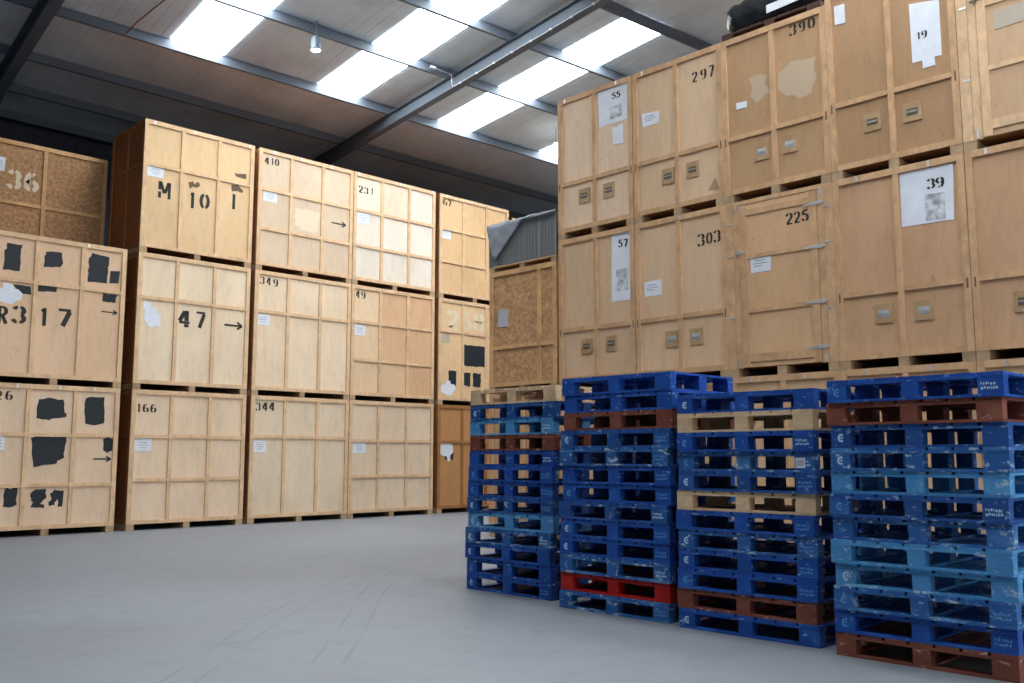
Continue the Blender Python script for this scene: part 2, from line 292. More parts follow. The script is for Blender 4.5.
LX = {'A': (4.8, 7.218), 'B': (7.445, 9.85), 'C': (9.962, 12.424), 'D': (12.446, 14.931), 'E': (15.075, 17.523)}
RY = {'1': (8.993, 10.606), '2': (7.322, 8.977), '3': (5.672, 7.32), '4': (3.992, 5.668), '5': (2.352, 3.984), '0': (10.664, 12.31)}
LZ = [0, 2.677, 5.366, 8.06] ; RZ = [0, 2.507, 5.031, 7.499] ; XR = 11.558; YL = 17.908
MARKS = {
 'A2': [('paint',[(0.302,2.484),(0.54,2.476),(0.526,1.997),(0.261,1.993),(0.26,2.342),(0.298,2.381)]),('paint',[(0.956,2.427),(1.226,2.457),(1.249,2.249),(1.199,2.16),(1.09,2.156),(0.929,2.145),(0.929,2.33)]),('paint',[(1.774,2.517),(2.09,2.493),(2.074,1.983),(1.93,1.976),(1.712,1.971),(1.723,2.402)]),('paint',[(2.115,2.23),(2.317,2.234),(2.293,2.011),(2.115,2.0)]),('paint',[(0.853,1.79),(1.176,1.785),(1.17,1.691),(0.859,1.687)]),('paint',[(2.01,1.783),(2.264,1.778),(2.253,1.619),(1.999,1.626)]),('paint',[(0.417,1.761),(0.739,1.752),(0.738,1.593),(0.592,1.593)]),('torn',[(0.275,1.76),(0.438,1.748),(0.453,1.671),(0.525,1.669),(0.602,1.599),(0.588,1.484),(0.496,1.462),(0.449,1.396),(0.296,1.406),(0.193,1.438),(0.181,1.648),(0.27,1.67)]),('glyph','R',0.204,1.036,0.384,1.346),('glyph','3',0.458,1.063,0.683,1.377),('glyph','1',0.902,1.06,1.063,1.385),('glyph','7',1.209,1.088,1.467,1.405),('arrow','',1.994,1.38,2.289,1.487)],
 'A1': [('paint',[(0.981,2.408),(1.139,2.437),(1.409,2.414),(1.437,2.188),(1.477,2.178),(1.459,2.098),(1.266,2.081),(1.182,2.045),(1.065,2.053),(0.969,2.073),(0.965,2.329)]),('paint',[(1.794,2.465),(1.905,2.493),(2.13,2.496),(2.155,2.001),(2.002,1.963),(1.808,1.993),(1.786,2.199)]),('paint',[(0.896,1.717),(0.956,1.751),(1.167,1.743),(1.197,1.777),(1.22,1.744),(1.49,1.736),(1.467,1.376),(1.352,1.309),(1.365,1.264),(0.956,1.211),(0.925,1.464)]),('paint',[(2.151,1.722),(2.237,1.751),(2.325,1.713),(2.329,1.514),(2.234,1.463),(2.151,1.514)]),('glyph','2',0.278,2.374,0.378,2.532),('glyph','6',0.434,2.376,0.545,2.54),('label','',0.305,1.506,0.459,1.743),('arrow','',1.989,1.283,2.309,1.41),('paint',[(0.508,0.818),(0.55,0.842),(0.611,0.826),(0.714,0.86),(0.718,0.554),(0.61,0.511),(0.505,0.54)]),('paint',[(0.942,0.742),(1.021,0.816),(1.188,0.823),(1.207,0.668),(1.119,0.561),(1.183,0.542),(1.186,0.489),(0.945,0.507),(0.976,0.588),(0.947,0.654)]),('paint',[(1.256,0.733),(1.338,0.797),(1.5,0.771),(1.482,0.504),(1.414,0.496),(1.41,0.64),(1.35,0.575),(1.363,0.531),(1.269,0.508),(1.239,0.579),(1.304,0.632)])],
 'A4': [('label','',0.292,2.001,0.48,2.274),('fglyph','3',0.555,1.683,0.785,2.059),('fglyph','6',0.863,1.695,1.106,2.063)],
 'B3': [('glyph','M',0.324,1.148,0.589,1.486),('glyph','1',0.998,1.063,1.101,1.391),('glyph','0',1.213,1.095,1.419,1.416),('glyph','I',1.925,1.21,2.008,1.539),('smudge',[(0.947,1.58),(1.034,1.623),(1.09,1.575),(1.178,1.639),(1.206,1.564),(1.148,1.499),(1.057,1.509),(0.988,1.46)]),('smudge',[(1.899,1.725),(2.033,1.745),(2.172,1.654),(2.162,1.597),(2.057,1.613),(1.923,1.593)]),('smudge',[(1.965,2.01),(2.081,1.999),(2.247,2.035),(2.239,1.923),(2.103,1.913),(1.987,1.942)]),('label','',0.089,1.55,0.428,1.776)],
 'B2': [('glyph','4',0.861,1.291,1.122,1.627),('glyph','7',1.222,1.307,1.443,1.64),('arrow','',1.856,1.334,2.255,1.522),('torn',[(0.131,1.713),(0.289,1.715),(0.31,1.635),(0.411,1.614),(0.416,1.515),(0.507,1.492),(0.495,1.259),(0.378,1.254),(0.379,1.222),(0.246,1.235),(0.192,1.328),(0.168,1.358),(0.172,1.554),(0.137,1.599)])],
 'B1': [('glyph','1',0.111,2.24,0.166,2.402),('glyph','6',0.218,2.241,0.328,2.401),('glyph','6',0.368,2.24,0.48,2.401),('label','',0.097,1.493,0.431,1.74)],
 'C3': [('glyph','4',0.144,2.36,0.256,2.511),('glyph','1',0.296,2.373,0.369,2.522),('glyph','0',0.395,2.373,0.496,2.533),('label','',0.133,1.541,0.476,1.769),('arrow','',1.897,1.286,2.286,1.433),('fade',[(0.928,1.51),(1.562,1.528),(1.557,1.121),(1.313,1.036),(0.925,1.097)])],
 'C2': [('glyph','3',0.094,2.391,0.204,2.559),('glyph','4',0.253,2.384,0.355,2.553),('glyph','9',0.417,2.372,0.526,2.542),('label','',0.051,1.506,0.396,1.748)],
 'C1': [('glyph','3',0.066,2.352,0.177,2.523),('glyph','4',0.215,2.357,0.348,2.529),('glyph','4',0.384,2.363,0.515,2.536),('label','',0.077,1.481,0.393,1.724)],
 'D3': [('glyph','2',0.136,2.22,0.268,2.387),('glyph','3',0.298,2.221,0.42,2.379),('glyph','1',0.494,2.231,0.566,2.393),('label','',0.107,1.494,0.457,1.756)],
 'D2': [('glyph','4',0.073,2.386,0.185,2.548),('glyph','9',0.221,2.383,0.338,2.546),('label','',0.076,1.511,0.417,1.757)],
 'D1': [('label','',0.121,1.464,0.482,1.714)],
 'E3': [('glyph','6',0.06,2.411,0.194,2.575),('glyph','7',0.219,2.417,0.342,2.582),('label','',0.049,1.546,0.392,1.806)],
 'E2': [('fglyph','2',0.306,1.926,0.67,2.415),('fglyph','6',0.801,1.94,1.104,2.412),('fglyph','8',1.207,1.949,1.55,2.412),('paint',[(0.815,1.564),(1.669,1.56),(1.672,1.026),(0.819,1.018)]),('paint',[(0.358,0.861),(0.617,0.867),(0.604,0.463),(0.362,0.498)]),('paint',[(0.821,0.826),(1.1,0.853),(1.094,0.479),(0.823,0.522)]),('paint',[(1.187,0.849),(1.459,0.842),(1.452,0.497),(1.189,0.493)]),('torn',[(0.278,0.604),(0.402,0.611),(0.424,0.533),(0.57,0.509),(0.6,0.431),(0.509,0.332),(0.489,0.268),(0.365,0.231),(0.22,0.265),(0.097,0.328),(0.075,0.452),(0.258,0.524)]),('tape',[(0.059,1.754),(0.348,1.802),(0.391,1.704),(0.371,1.559),(0.062,1.564)])],
 'E1': [('torn',[(0.082,1.681),(0.183,1.728),(0.388,1.742),(0.519,1.665),(0.52,1.49),(0.418,1.412),(0.434,1.295),(0.352,1.264),(0.315,1.392),(0.162,1.412),(0.085,1.488)]),('paint',[(0.248,1.412),(0.31,1.396),(0.341,1.315),(0.265,1.303)]),('paint',[(0.453,1.47),(0.536,1.49),(0.538,1.326),(0.455,1.315)])],
 'R13': [('sheet',[(0.891,2.421),(1.498,2.415),(1.499,1.774),(0.908,1.769)]),('glyph','5',1.191,2.181,1.272,2.284),('glyph','5',1.285,2.173,1.371,2.284),('slip',[(1.182,1.72),(1.265,1.678),(1.409,1.725),(1.41,1.39),(1.208,1.414)]),('print',[(1.14,2.05),(1.376,2.06),(1.385,1.857),(1.15,1.845)]),('handle','',0.48,0.568,0.669,0.795),('handle','',0.993,0.562,1.203,0.78)],
 'R23': [('sheet',[(0.16,1.77),(0.495,1.737),(0.486,1.551),(0.18,1.539)]),('glyph','2',1.126,2.001,1.225,2.168),('glyph','9',1.28,2.004,1.381,2.164),('glyph','7',1.422,2.002,1.522,2.185),('soot',[(1.366,0.274),(1.477,0.441),(1.576,0.252)]),('handle','',0.547,0.54,0.755,0.751),('handle','',0.991,0.552,1.215,0.749)],
 'R33': [('glyph','3',1.104,2.211,1.212,2.369),('glyph','9',1.252,2.21,1.342,2.372),('glyph','0',1.386,2.215,1.489,2.375),('fade',[(0.446,1.779),(0.692,1.791),(0.741,1.486),(0.629,1.457),(0.575,1.354),(0.478,1.523)]),('fade',[(0.94,1.74),(1.113,1.802),(1.329,1.818),(1.469,1.792),(1.464,1.468),(1.377,1.269),(1.164,1.274),(0.953,1.435),(0.9,1.612)]),('slip',[(0.225,1.474),(0.398,1.46),(0.395,1.366),(0.222,1.375)]),('handle','',0.515,0.553,0.715,0.75),('handle','',0.958,0.564,1.153,0.752)],
 'R43': [('slip',[(0.119,2.404),(0.267,2.396),(0.268,2.128),(0.125,2.137)]),('handle','',0.472,0.569,0.68,0.771),('handle','',0.99,0.562,1.193,0.777),('sheet',[(1.116,2.083),(1.486,2.016),(1.485,1.292),(1.417,1.298),(1.24,1.296),(1.123,1.299)]),('glyph','1',1.2,1.579,1.241,1.672),('glyph','9',1.256,1.575,1.32,1.674),('slip',[(1.242,1.476),(1.382,1.496),(1.403,1.188),(1.25,1.187)])],
 'R53': [('tape',[(0.429,1.631),(0.752,1.641),(0.745,1.413),(0.423,1.402)])],
 'R12': [('sheet',[(1.145,2.444),(1.531,2.45),(1.537,1.333),(1.127,1.346)]),('glyph','5',1.285,2.204,1.37,2.331),('glyph','7',1.387,2.2,1.482,2.326),('print',[(1.232,1.856),(1.458,1.855),(1.463,1.502),(1.238,1.504)]),('handle','',0.481,0.564,0.708,0.783),('handle','',1.001,0.568,1.229,0.79)],
 'R22': [('sheet',[(0.153,1.576),(0.472,1.581),(0.477,1.343),(0.164,1.346)]),('glyph','3',1.16,1.977,1.281,2.17),('glyph','0',1.311,1.988,1.412,2.171),('glyph','3',1.436,1.999,1.559,2.176),('handle','',0.554,0.549,0.762,0.739),('handle','',0.992,0.545,1.206,0.747)],
 'R32': [('glyph','2',0.991,2.046,1.101,2.212),('glyph','2',1.113,2.047,1.212,2.21),('glyph','5',1.229,2.054,1.336,2.211),('sheet',[(0.379,1.678),(0.709,1.671),(0.7,1.454),(0.393,1.454)])],
 'R42': [('sheet',[(0.886,2.432),(1.543,2.423),(1.517,1.73),(0.886,1.746)]),('glyph','3',1.223,2.161,1.32,2.287),('glyph','9',1.329,2.156,1.424,2.282),('print',[(1.184,2.101),(1.422,2.091),(1.42,1.768),(1.187,1.769)]),('soot',[(1.199,1.085),(1.249,1.107),(1.269,1.022),(1.242,0.971),(1.202,0.985)]),('handle','',0.506,0.577,0.708,0.778),('handle','',0.998,0.564,1.217,0.77)],
 'R52': [('handle','',0.471,0.546,0.638,0.746)],
 'R02': [('slip','',0.206,1.186,0.455,1.501)],
}


# ------------------------------------------------------------------ crates
SK=.115
G1='storage crates in the row along the far wall'
G2='storage crates in the row along the side aisle'
def crate(cid, W, H, D, loc, rz, style, cells, rails=(), pine='pine', shell='shell', label='', group='', post=.085, name='storage_crate', battens=(1/3,2/3), clips=(), plain_box=False):
    root=empty(name,loc,rz); tag(root,label,'crate',group)
    ox=-W/2; fy=-D/2
    def X(u): return u+ox
    pm=M[pine]
    r=random.Random(cid)
    # body behind the frame
    sh=MB().box(X(.028),fy+.042,SK+.012,X(W-.028),D/2-.004,H-.004); sh.build('shell',M[shell],root)
    # skids
    for a,b in ((.0,.15),(W/2-.07,W/2+.06),(W-.15,W)):
        MB().box(X(a),fy+.004,0,X(b),D/2-.01,SK).build('skid',M['skid'],root)
    rt=.085; rb=.075
    edges=[0]+[W*b for b in battens]+[W]
    zs=[SK+rb]+[H*(1-k) for k in sorted(rails,reverse=True)]+[H-rt]
    # sheathing of the front, one cell per bay
    pan=MB(); mats=[]
    nb=len(edges)-1; nz=len(zs)-1
    us=[.02]+[W*b for b in battens]+[W-.02]; zz=[SK+.012]+zs[1:-1]+[H-.01]
    for i in range(nb):
        for j in range(nz):
            c=cells.get((i,nz-1-j),cells['all']) if isinstance(cells,dict) else cells
            m=M[c] if isinstance(c,str) else ply(c)
            if m not in mats: mats.append(m)
            pan.box(X(us[i]),fy+.03,zz[j],X(us[i+1]),fy+.041,zz[j+1],mats.index(m))
    pan.build('front_panel',mats,root)
    j=lambda k=.004: r.uniform(-k,k)
    if style!='door':
        for a,b in ((0,post),(W-post,W)):
            MB().box(X(a),fy,SK,X(b),fy+.0295,H-.002).build('corner_post',pm,root)
        MB().box(X(post+.001),fy,H-rt,X(W-post-.001),fy+.029,H).build('top_rail',pm,root)
        MB().box(X(post+.001),fy,SK,X(W-post-.001),fy+.029,SK+rb).build('bottom_rail',pm,root)
        bw=.075
        for b in battens:
            MB().box(X(W*b-bw/2),fy+.001,SK+rb+.001,X(W*b+bw/2),fy+.0295,H-rt-.001).build('upright_batten',pm,root)
        xs=[post]+[W*b for b in battens]+[W-post]
        for k in rails:
            z=H*(1-k)
            for i in range(len(xs)-1):
                a=xs[i]+(bw/2 if i else 0)+.001; b=xs[i+1]-(bw/2 if i<len(xs)-2 else 0)-.001
                dz=j(.006)
                MB().box(X(a),fy+.002,z-.033+dz,X(b),fy+.0295,z+.033+dz).build('cross_batten',pm,root)
    else:
        dw=.225
        for a,b in ((0,dw*.55),(W-dw*.55,W)):
            MB().box(X(a),fy,SK,X(b),fy+.0295,H-.002).build('corner_post',pm,root)
        for a,b in ((dw*.55+.004,dw),(W-dw,W-dw*.55-.004)):
            MB().box(X(a),fy+.006,SK,X(b),fy+.0295,H-.06).build('door_jamb',pm,root)
        MB().box(X(dw*.55+.002),fy+.003,H-.058,X(W-dw*.55-.002),fy+.029,H).build('top_rail',pm,root)
        dr=MB().box(X(dw+.006),fy+.012,SK+.012,X(W-dw-.006),fy+.0295,H-.066).build('door',ply(cells if not isinstance(cells,dict) else cells['all']),root)
        sw=.105
        for a in (dw+.008,W-dw-.008-sw):
            MB().box(X(a),fy-.008,SK+.014,X(a+sw),fy+.0118,H-.07).build('door_stile',pm,dr)
        for k,hh in ((.075,.08),(.33,.055),(.635,.06),(.9,.11)):
            z=H*(1-k)
            MB().box(X(dw+.009+sw),fy-.006,z-hh/2,X(W-dw-.009-sw),fy+.0118,z+hh/2).build('door_rail',pm,dr)
        for k in (.10,.335,.63,.87):
            z=H*(1-k)-.0
            MB().prism([(X(W-dw-.2),z-.012),(X(W-dw-.2),z+.008),(X(W-dw+.03),z+.026),(X(W-dw+.10),z+.02),(X(W-dw+.10),z-.012),(X(W-dw+.03),z-.026)],fy-.014,fy-.0085).build('strap_hinge',M['clip'],root)
        z=H*(1-.30)
        la=MB().box(X(dw-.06),fy-.016,z-.014,X(dw+.09),fy-.0085,z+.014).box(X(dw-.02),fy-.03,z-.03,X(dw+.02),fy-.0165,z+.03); la.build('hasp',M['latch'] if cid=='R53' else M['clip'],root)
        for a in (.035,W-.125):
            for k in (.12,.31,.66):
                z=H*(1-k)-.02
                MB().box(X(a),fy-.006,z-.011,X(a+.09),fy-.0005,z+.011).build('staple_plate',M['clip'],root)
        for a in (.16,W-.19):
            for z in (H-.1,SK+.07):
                MB().box(X(a),fy-.006,z-.055,X(a+.03),fy-.0005,z+.045).build('staple_plate',M['clip'],root)
    # side frames
    for s,(xa,xb) in ((0,(0,.027)),(1,(W-.027,W))):
        f=MB()
        for a,b in ((.031,.11),(D*.5-.035,D*.5+.035),(D-.09,D-.005)): f.box(X(xa),fy+a,SK+.012,X(xb),fy+b,H-.006)
        for z,t in ((H-.09,.08),(H*.655,.06),(SK+.014,.075)):
            for a,b in ((.111,D*.5-.036),(D*.5+.036,D-.091)): f.box(X(xa),fy+a,z,X(xb),fy+b,z+t)
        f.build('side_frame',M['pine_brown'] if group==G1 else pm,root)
    for u in clips:
        MB().box(X(W*u-.016),fy-.006,H-.078,X(W*u+.016),fy-.0003,H-.008).build('metal_clip',M['clip'],root)
    # latch slots of the handled ends
    if style=='end':
        for u in (.04,W-.04):
            z=H*.37
            MB().box(X(u-.010),fy-.004,z-.06,X(u+.010),fy-.0003,z+.06).build('slot_plate',M['slot'],root)
    # marks on this face
    py=fy+(.0118 if style=='door' else .0295)
    lim_r=W-post-.012 if style!='door' else W-.225-.008-.105-.012
    gs=[mk for mk in MARKS.get(cid,()) if mk[0]=='glyph']; du=dv=0
    if gs and cid!='A1':
        du=max(0,post+.04-min(g[2] for g in gs)) if cid!='A2' else 0
        if max(g[4] for g in gs)>lim_r: du=lim_r-max(g[4] for g in gs)
        dv=min(0,H-rt-.012-max(g[5] for g in gs))
    for mk in MARKS.get(cid,()):
        k=mk[0]
        if k in('glyph','fglyph'):
            ch,u0,v0,u1,v1=mk[1:]
            if k=='glyph': ribbons(MB(),GL[ch],u0+du,v0+dv,u1+du,v1+dv,py-(.010 if cid in SHEETED else .004),ox=ox,thick=.23 if ch=='M' else .36).build('stencilled_digit' if ch.isdigit() else 'stencilled_letter',M['stencil'],root)
            else: ribbons(MB(),GL[ch],u0,v0,u1,v1,py-.004,ox=ox,thick=.42,thin=.3).build('faded_digit',M['fade'],root)
        elif k=='arrow':
            u0,v0,u1,v1=mk[2:]; vm=(v0+v1)/2; t=.016; hd=.09
            a=MB()
            ribbons(a,[[(0,.5),(1,.5)],[(.72,.9),(1,.5)],[(.72,.1),(1,.5)]],u0,v0,u1,v1,py-.004,thick=.16,thin=.22,ox=ox); a.build('painted_arrow',M['stencil'],root)
        elif k=='label':
            u0,v0,u1,v1=mk[2:]
            a=MB().box(X(u0),py-.006,v0,X(u1),py-.001,v1).build('paper_label',M['paper'],root)
            l=MB(); w=u1-u0; h=v1-v0
            for q,(p0,p1) in enumerate(((.25,.75),(.18,.8),(.3,.7))): l.box(X(u0+w*p0),py-.0072,v0+h*(.66-.2*q),X(u0+w*p1),py-.0062,v0+h*(.7-.2*q))
            l.build('print',M['line'],a)
        elif k=='handle':
            u0,v0,u1,v1=mk[2:]; uc=(u0+u1)/2; vc=(v0+v1)/2; hw=.115; hh=.12
            pl=MB().box(X(uc-hw),fy+.012,vc-hh,X(uc+hw),py-.0005,vc+hh).build('handle_plate',M['handle_plate'],root)
            MB().box(X(uc-.07),fy+.009,vc-.045,X(uc+.07),fy+.0118,vc+.045).build('hand_cup',M['clip'] if cid in('R33','R42','R22') else M['latch'],pl)
            MB().box(X(uc-.06),fy+.0005,vc-.010,X(uc+.06),fy+.0085,vc+.010).build('grip',M['clip'] if cid in('R33','R42','R22') else M['grip'],pl)
        elif k=='slip' and mk[1]=='':
            u0,v0,u1,v1=mk[2:]; MB().box(X(u0),py-.008,v0,X(u1),py-.001,v1).build('paper_slip',M['printed'],root)
        else:
            nm={'paint':'paint_patch','torn':'torn_label','sheet':'paper_sheet','print':'printed_picture','slip':'paper_slip','fade':'faded_patch','soot':'dirt_mark','smudge':'paint_smudge','tape':'tape_patch'}[k]
            mm={'paint':'black','torn':'paper','sheet':'paper','print':'drawing','slip':'paper','fade':'fade','soot':'soot','smudge':'smudge','tape':'tape'}[k]
            dy={'paint':.004,'torn':.007,'sheet':.005,'print':.009,'slip':.009,'fade':.003,'soot':.003,'smudge':.004,'tape':.006}[k]
            pts=[(X(a),b) for a,b in mk[1]]
            if k in('paint','fade','smudge','soot'):   # brushed edges
                rr=random.Random(str(mk[1])); q=[]
                for i in range(len(pts)):
                    a=Vector(pts[i]); b=Vector(pts[(i+1)%len(pts)]); n=max(2,int((b-a).length/.07))
                    for t in range(n): q.append(tuple(a.lerp(b,t/n)+Vector((rr.uniform(-1,1),rr.uniform(-1,1)))*(.035 if k=='fade' else .012)))
                pts=q
            if mm=='fade' and group==G2: mm='fade_tan'
            q=MB().prism(pts,py-dy,py-.0004).build(nm,M[mm],root)
            if k=='sheet' and cid in ('R22','R23','R32'):
                (a0,b0),(a1,b1),(a2,b2),(a3,b3)=pts; l=MB()
                for f0,f1,hh in ((.2,.72,.74),(.12,.8,.56),(.16,.6,.40)):
                    P=[(a3+(a2-a3)*f+(a0-a3)*hh*(1-f)+(a1-a2)*hh*f, b3+(b2-b3)*f+(b0-b3)*hh*(1-f)+(b1-b2)*hh*f) for f in (f0,f1)]
                    l.prism([(P[0][0],P[0][1]-.006),(P[1][0],P[1][1]-.006),(P[1][0],P[1][1]+.006),(P[0][0],P[0][1]+.006)],py-dy-.0015,py-dy-.0003)
                l.build('print',M['line'],q)
    return root
SHEETED={'R13','R43','R12','R42'}

DL=1.62
def left(cid, style, cells, rails, label, **k):
    a,b=LX[cid[0]]; n=int(cid[1])-1
    return crate(cid,b-a,LZ[n+1]-LZ[n]-.002,DL,((a+b)/2,YL+DL/2,LZ[n]+.001),0,style,cells,rails,label=label,group=G1,**k)
A_=(226,192,148); B_=(226,196,156); 
CL=(.05,.43,.95)
left('A1','grid',(226,194,152),(.335,.67),'pale plywood crate on the floor with many black paint patches and stencilled 26',clips=(.25,.55,.8))
left('A2','grid',(222,184,140),(.32,),'plywood crate stencilled R317 with five black patches and a torn white label',clips=(.7,))
left('B1','grid',(228,198,156),(.335,.645),'pale plywood crate stencilled 166, standing on the floor')
left('B2','grid',(230,204,162),(.33,),'pale plywood crate stencilled 47 with an arrow, middle of its stack')
left('B3','grid',(218,182,130),(.335,),'warm plywood crate stencilled M 10 I, topmost of its stack',clips=(.08,.43,.95))
left('C1','grid',(220,196,156),(.325,),'pale plywood crate stencilled 344, standing on the floor')
left('C2','grid',(230,202,160),(.33,),'pale plywood crate stencilled 349, middle of its stack')
left('C3','grid',(210,184,146),(.335,.655),'plywood crate stencilled 410 with an arrow, topmost of its stack',clips=(.15,.43,.75))
left('D1','grid',(222,196,156),(.345,.65),'plywood crate with nine bays and no number, on the floor under crate 49')
left('D2','grid',{'all':(214,170,122),(0,0):(224,192,146),(0,1):(222,188,142),(0,2):(222,188,142),(1,2):(220,182,134)},(.32,.65),'plywood crate stencilled 49 with darker bays at its upper right')
left('D3','grid',{'all':(226,210,180),(1,0):(222,198,160),(2,0):(224,204,174),(0,0):(226,206,170)},(.335,.65),'very pale plywood crate stencilled 231, topmost of its stack',clips=(.05,.55,.97))
left('E1','grid',(188,134,82),(.345,),'brown plywood crate with a torn white label, behind the blue pallets',pine='pine_brown')
left('E2','grid',(222,184,132),(.31,),'plywood crate with a faded pale 268 over black paint patches')
left('E3','grid',(216,176,122),(.33,.645),'warm plywood crate stencilled 67, topmost of its stack',clips=(.1,.45))
for n in range(3):
    crate('F%d'%n,2.42,2.63,DL,(18.90,YL+DL/2+.02,n*2.632+.001),0,'grid',(222,184,132),(.34,.65),label='plywood crate at the end of the far row, mostly hidden behind the grey box' if n==2 else 'plywood crate in the end stack of the far row, %s layer, hidden by other crates'%('lowest' if n==0 else 'middle'),group=G1)
# second row behind the first stack
for n,lab in enumerate(('lowest crate of the stack behind crate 26','crate in the stack behind crate R317, under the strand board crate')):
    crate('Z%d'%n,2.44,2.473,1.5,(6.22,19.72+.75,n*2.475+.001),0,'grid',(200,160,112),(.34,.65),label=lab,group=G1)
crate('A4',2.44,2.65,1.5,(6.22,19.72+.75,4.951),0,'grid',{'all':'osb_light'},(.47,),label='brown strand board crate with pale faded digits, set back above crate R317',group=G1,battens=(.50,),pine='pine_osb',shell='shell')

DR=2.42
HR=[2.507,2.524,2.468]
def right(cid, style, cells, label, H=None, **k):
    a,b=RY[cid[1]]; n=int(cid[2])-1
    kw=dict(rails=(.615,),battens=(.5,),pine='pine_dark',shell='shell_tan')
    kw.update(k)
    return crate(cid,b-a,(H or HR[n])-.002,DR,(XR+DR/2,(a+b)/2,RZ[n]+.001),-PI/2,style,cells,label=label,group=G2,**kw)
T1=(202,164,118); T2=(198,158,112); T3=(196,154,110)
right('R13','end',(226,194,152),'tan plywood crate with a big white sheet numbered 55, topmost of its stack',clips=(.1,.8))
right('R23','end',(212,178,134),'tan plywood crate stencilled 297, topmost of its stack',clips=(.12,))
right('R33','end',(180,142,98),'tan plywood crate stencilled 390, under the black wrapped bundle')
right('R43','end',(172,134,92),'tan plywood crate with a long white sheet numbered 19',H=2.62)
right('R53','door',(204,166,122),'pale tan crate with a hinged door and grey tape, above its neighbour with handles',H=2.62,pine='pine')
right('R12','end',(210,174,130),'tan plywood crate with a tall white sheet numbered 57')
right('R22','end',(214,178,134),'tan plywood crate stencilled 303 below crate 297',clips=(.5,))
right('R32','door',(208,166,118),'tan crate with hinged door stencilled 225 and silver strap hinges')
right('R42','end',T3,'tan plywood crate with a square white sheet numbered 39',clips=(.2,.75))
right('R52','end',T3,'tan plywood crate at the frame edge below the door crate with grey tape',clips=(.15,))
for i,(lab) in enumerate(('lowest crate of the stack under crate 57, seen through pallets','lowest crate of the stack under crate 303, seen through pallets','lowest crate under the door crate 225, its top showing above blue pallets','lowest crate of the stack under crate 39, behind pallets','lowest crate of the stack at the frame edge, behind pallets')):
    right('R%d1'%(i+1),'end',(T1,T2,T1,T2,T1)[i],lab,clips=(.2,.7))
right('R01','end',(196,152,104),'lowest crate under the strand board crate, seen through the nearest gap in pallets')
# strand-board crate at the end of the aisle row
right('R02','grid',{'all':'osb'},'brown strand board crate under the grey ribbed box',H=2.2,battens=(.75,),rails=(.63,),pine='pine_osb')

SPANS=((13.37,20.13),(1.9,8.65),(-9.6,-2.85))  # leading span is in view; the rest are unseen strips added for light
LAMP1=(10.02,15.88,9.62); LAMP2=(17.1,15.75,9.05)
FILLT=17.0; FILLW=450; EXPO=0.25
# ------------------------------------------------------------------ pallets
PLN=1.205; PDP=1.0; PH=.162
def pallet_proto(kind):
    """meshes of one pallet in pieces: (part name, mesh, key)"""
    L=PLN/2; Dp=PDP/2; out=[]
    r=random.Random(kind)
    zb,zk,zs=.019,.123,.142
    nb=7; bw=PLN/nb-.022
    for i in range(nb):
        x=-L+PLN*(i+.5)/nb
        w=bw*(1.1 if i in(0,nb-1) else 1.0)
        xa=-L if i==0 else x-bw/2; xb=L if i==nb-1 else x+bw/2
        e=r.uniform(-.003,.003)
        out.append(('deck_board',MB().box(xa,-Dp+.002+e,zs,xb,Dp-.002+e,PH-.001)))
    for y0,y1 in ((-Dp,-Dp+.1),(-.05,.05),(Dp-.1,Dp)):
        out.append(('stringer_board',MB().box(-L,y0+.0005,zk,L,y1-.0005,zs-.0005)))
    for bx,hw in ((-L+.072,.072),(0,.058),(L-.08,.08)):
        for by,hy in ((-Dp+.045,.043),(0,.06),(Dp-.045,.043)):
            out.append(('block',MB().box(bx-hw,by-hy,zb,bx+hw,by+hy,zk-.0005)))
    for y0,y1 in ((-Dp,-Dp+.1),(Dp-.1,Dp)):
        out.append(('base_board',MB().box(-L,y0+.001,0,L,y1-.001,zb-.0005)))
    for x0,x1 in ((-L,-L+.1),(-.05,.05),(L-.1,L)):
        out.append(('base_board',MB().box(x0+.001,-Dp+.101,.001,x1-.001,Dp-.101,zb-.001)))
    return out
PPARTS=pallet_proto('p')
PMESH={}
def pallet_mesh(mat,stringer=None):
    if mat not in PMESH:
        PMESH[mat]=[(n,m.mesh(n,M[mat])) for n,m in PPARTS]
    return PMESH[mat]
# curled arrow mark and rows of small lettering on the end blocks
def curl_mesh(mat):
    mb=MB(); y=-PDP/2-.0005
    ribbons(mb,[arc(.5,.5,.34,.4,55,305,16),[(.56,.62),(.56,.42)]],-PLN/2+.05,.042,-PLN/2+.11,.1,y,thick=.3,thin=.24)
    return mb.mesh('block_mark',M[mat])
def letters_mesh(mat,seed):
    mb=MB(); y=-PDP/2-.0005; r=random.Random(seed)
    for row in range(2):
        x=PLN/2-.14
        while x<PLN/2-.04:
            w=r.uniform(.006,.016); z=.085-row*.028+r.uniform(-.003,.003)
            mb.poly([(x,y,z-.008),(x+w,y,z-.008),(x+w,y,z+.008),(x,y,z+.008)]); x+=w+r.uniform(.004,.009)
    return mb.mesh('block_lettering',M[mat])
CURL=[curl_mesh('pmark'),curl_mesh('pmark2')]
LETT=[letters_mesh('pmark',1),letters_mesh('pmark2',2),letters_mesh('pmark2',5)]
MATOF={'b':'blue0','c':'blue1','d':'blue2','l':'blue3','n':'brown','r':'red','w':'rawwood'}
NAMEOF={'b':'bright blue pallet','c':'dull blue pallet','d':'worn blue pallet','l':'light blue pallet','n':'brown painted pallet','r':'red painted pallet','w':'bare timber pallet'}
ORD=['top','second from top','third from top','fourth from top','fifth from top','sixth from top','seventh from top','eighth from top','ninth from top','tenth from top','eleventh from top','second from bottom','bottom']
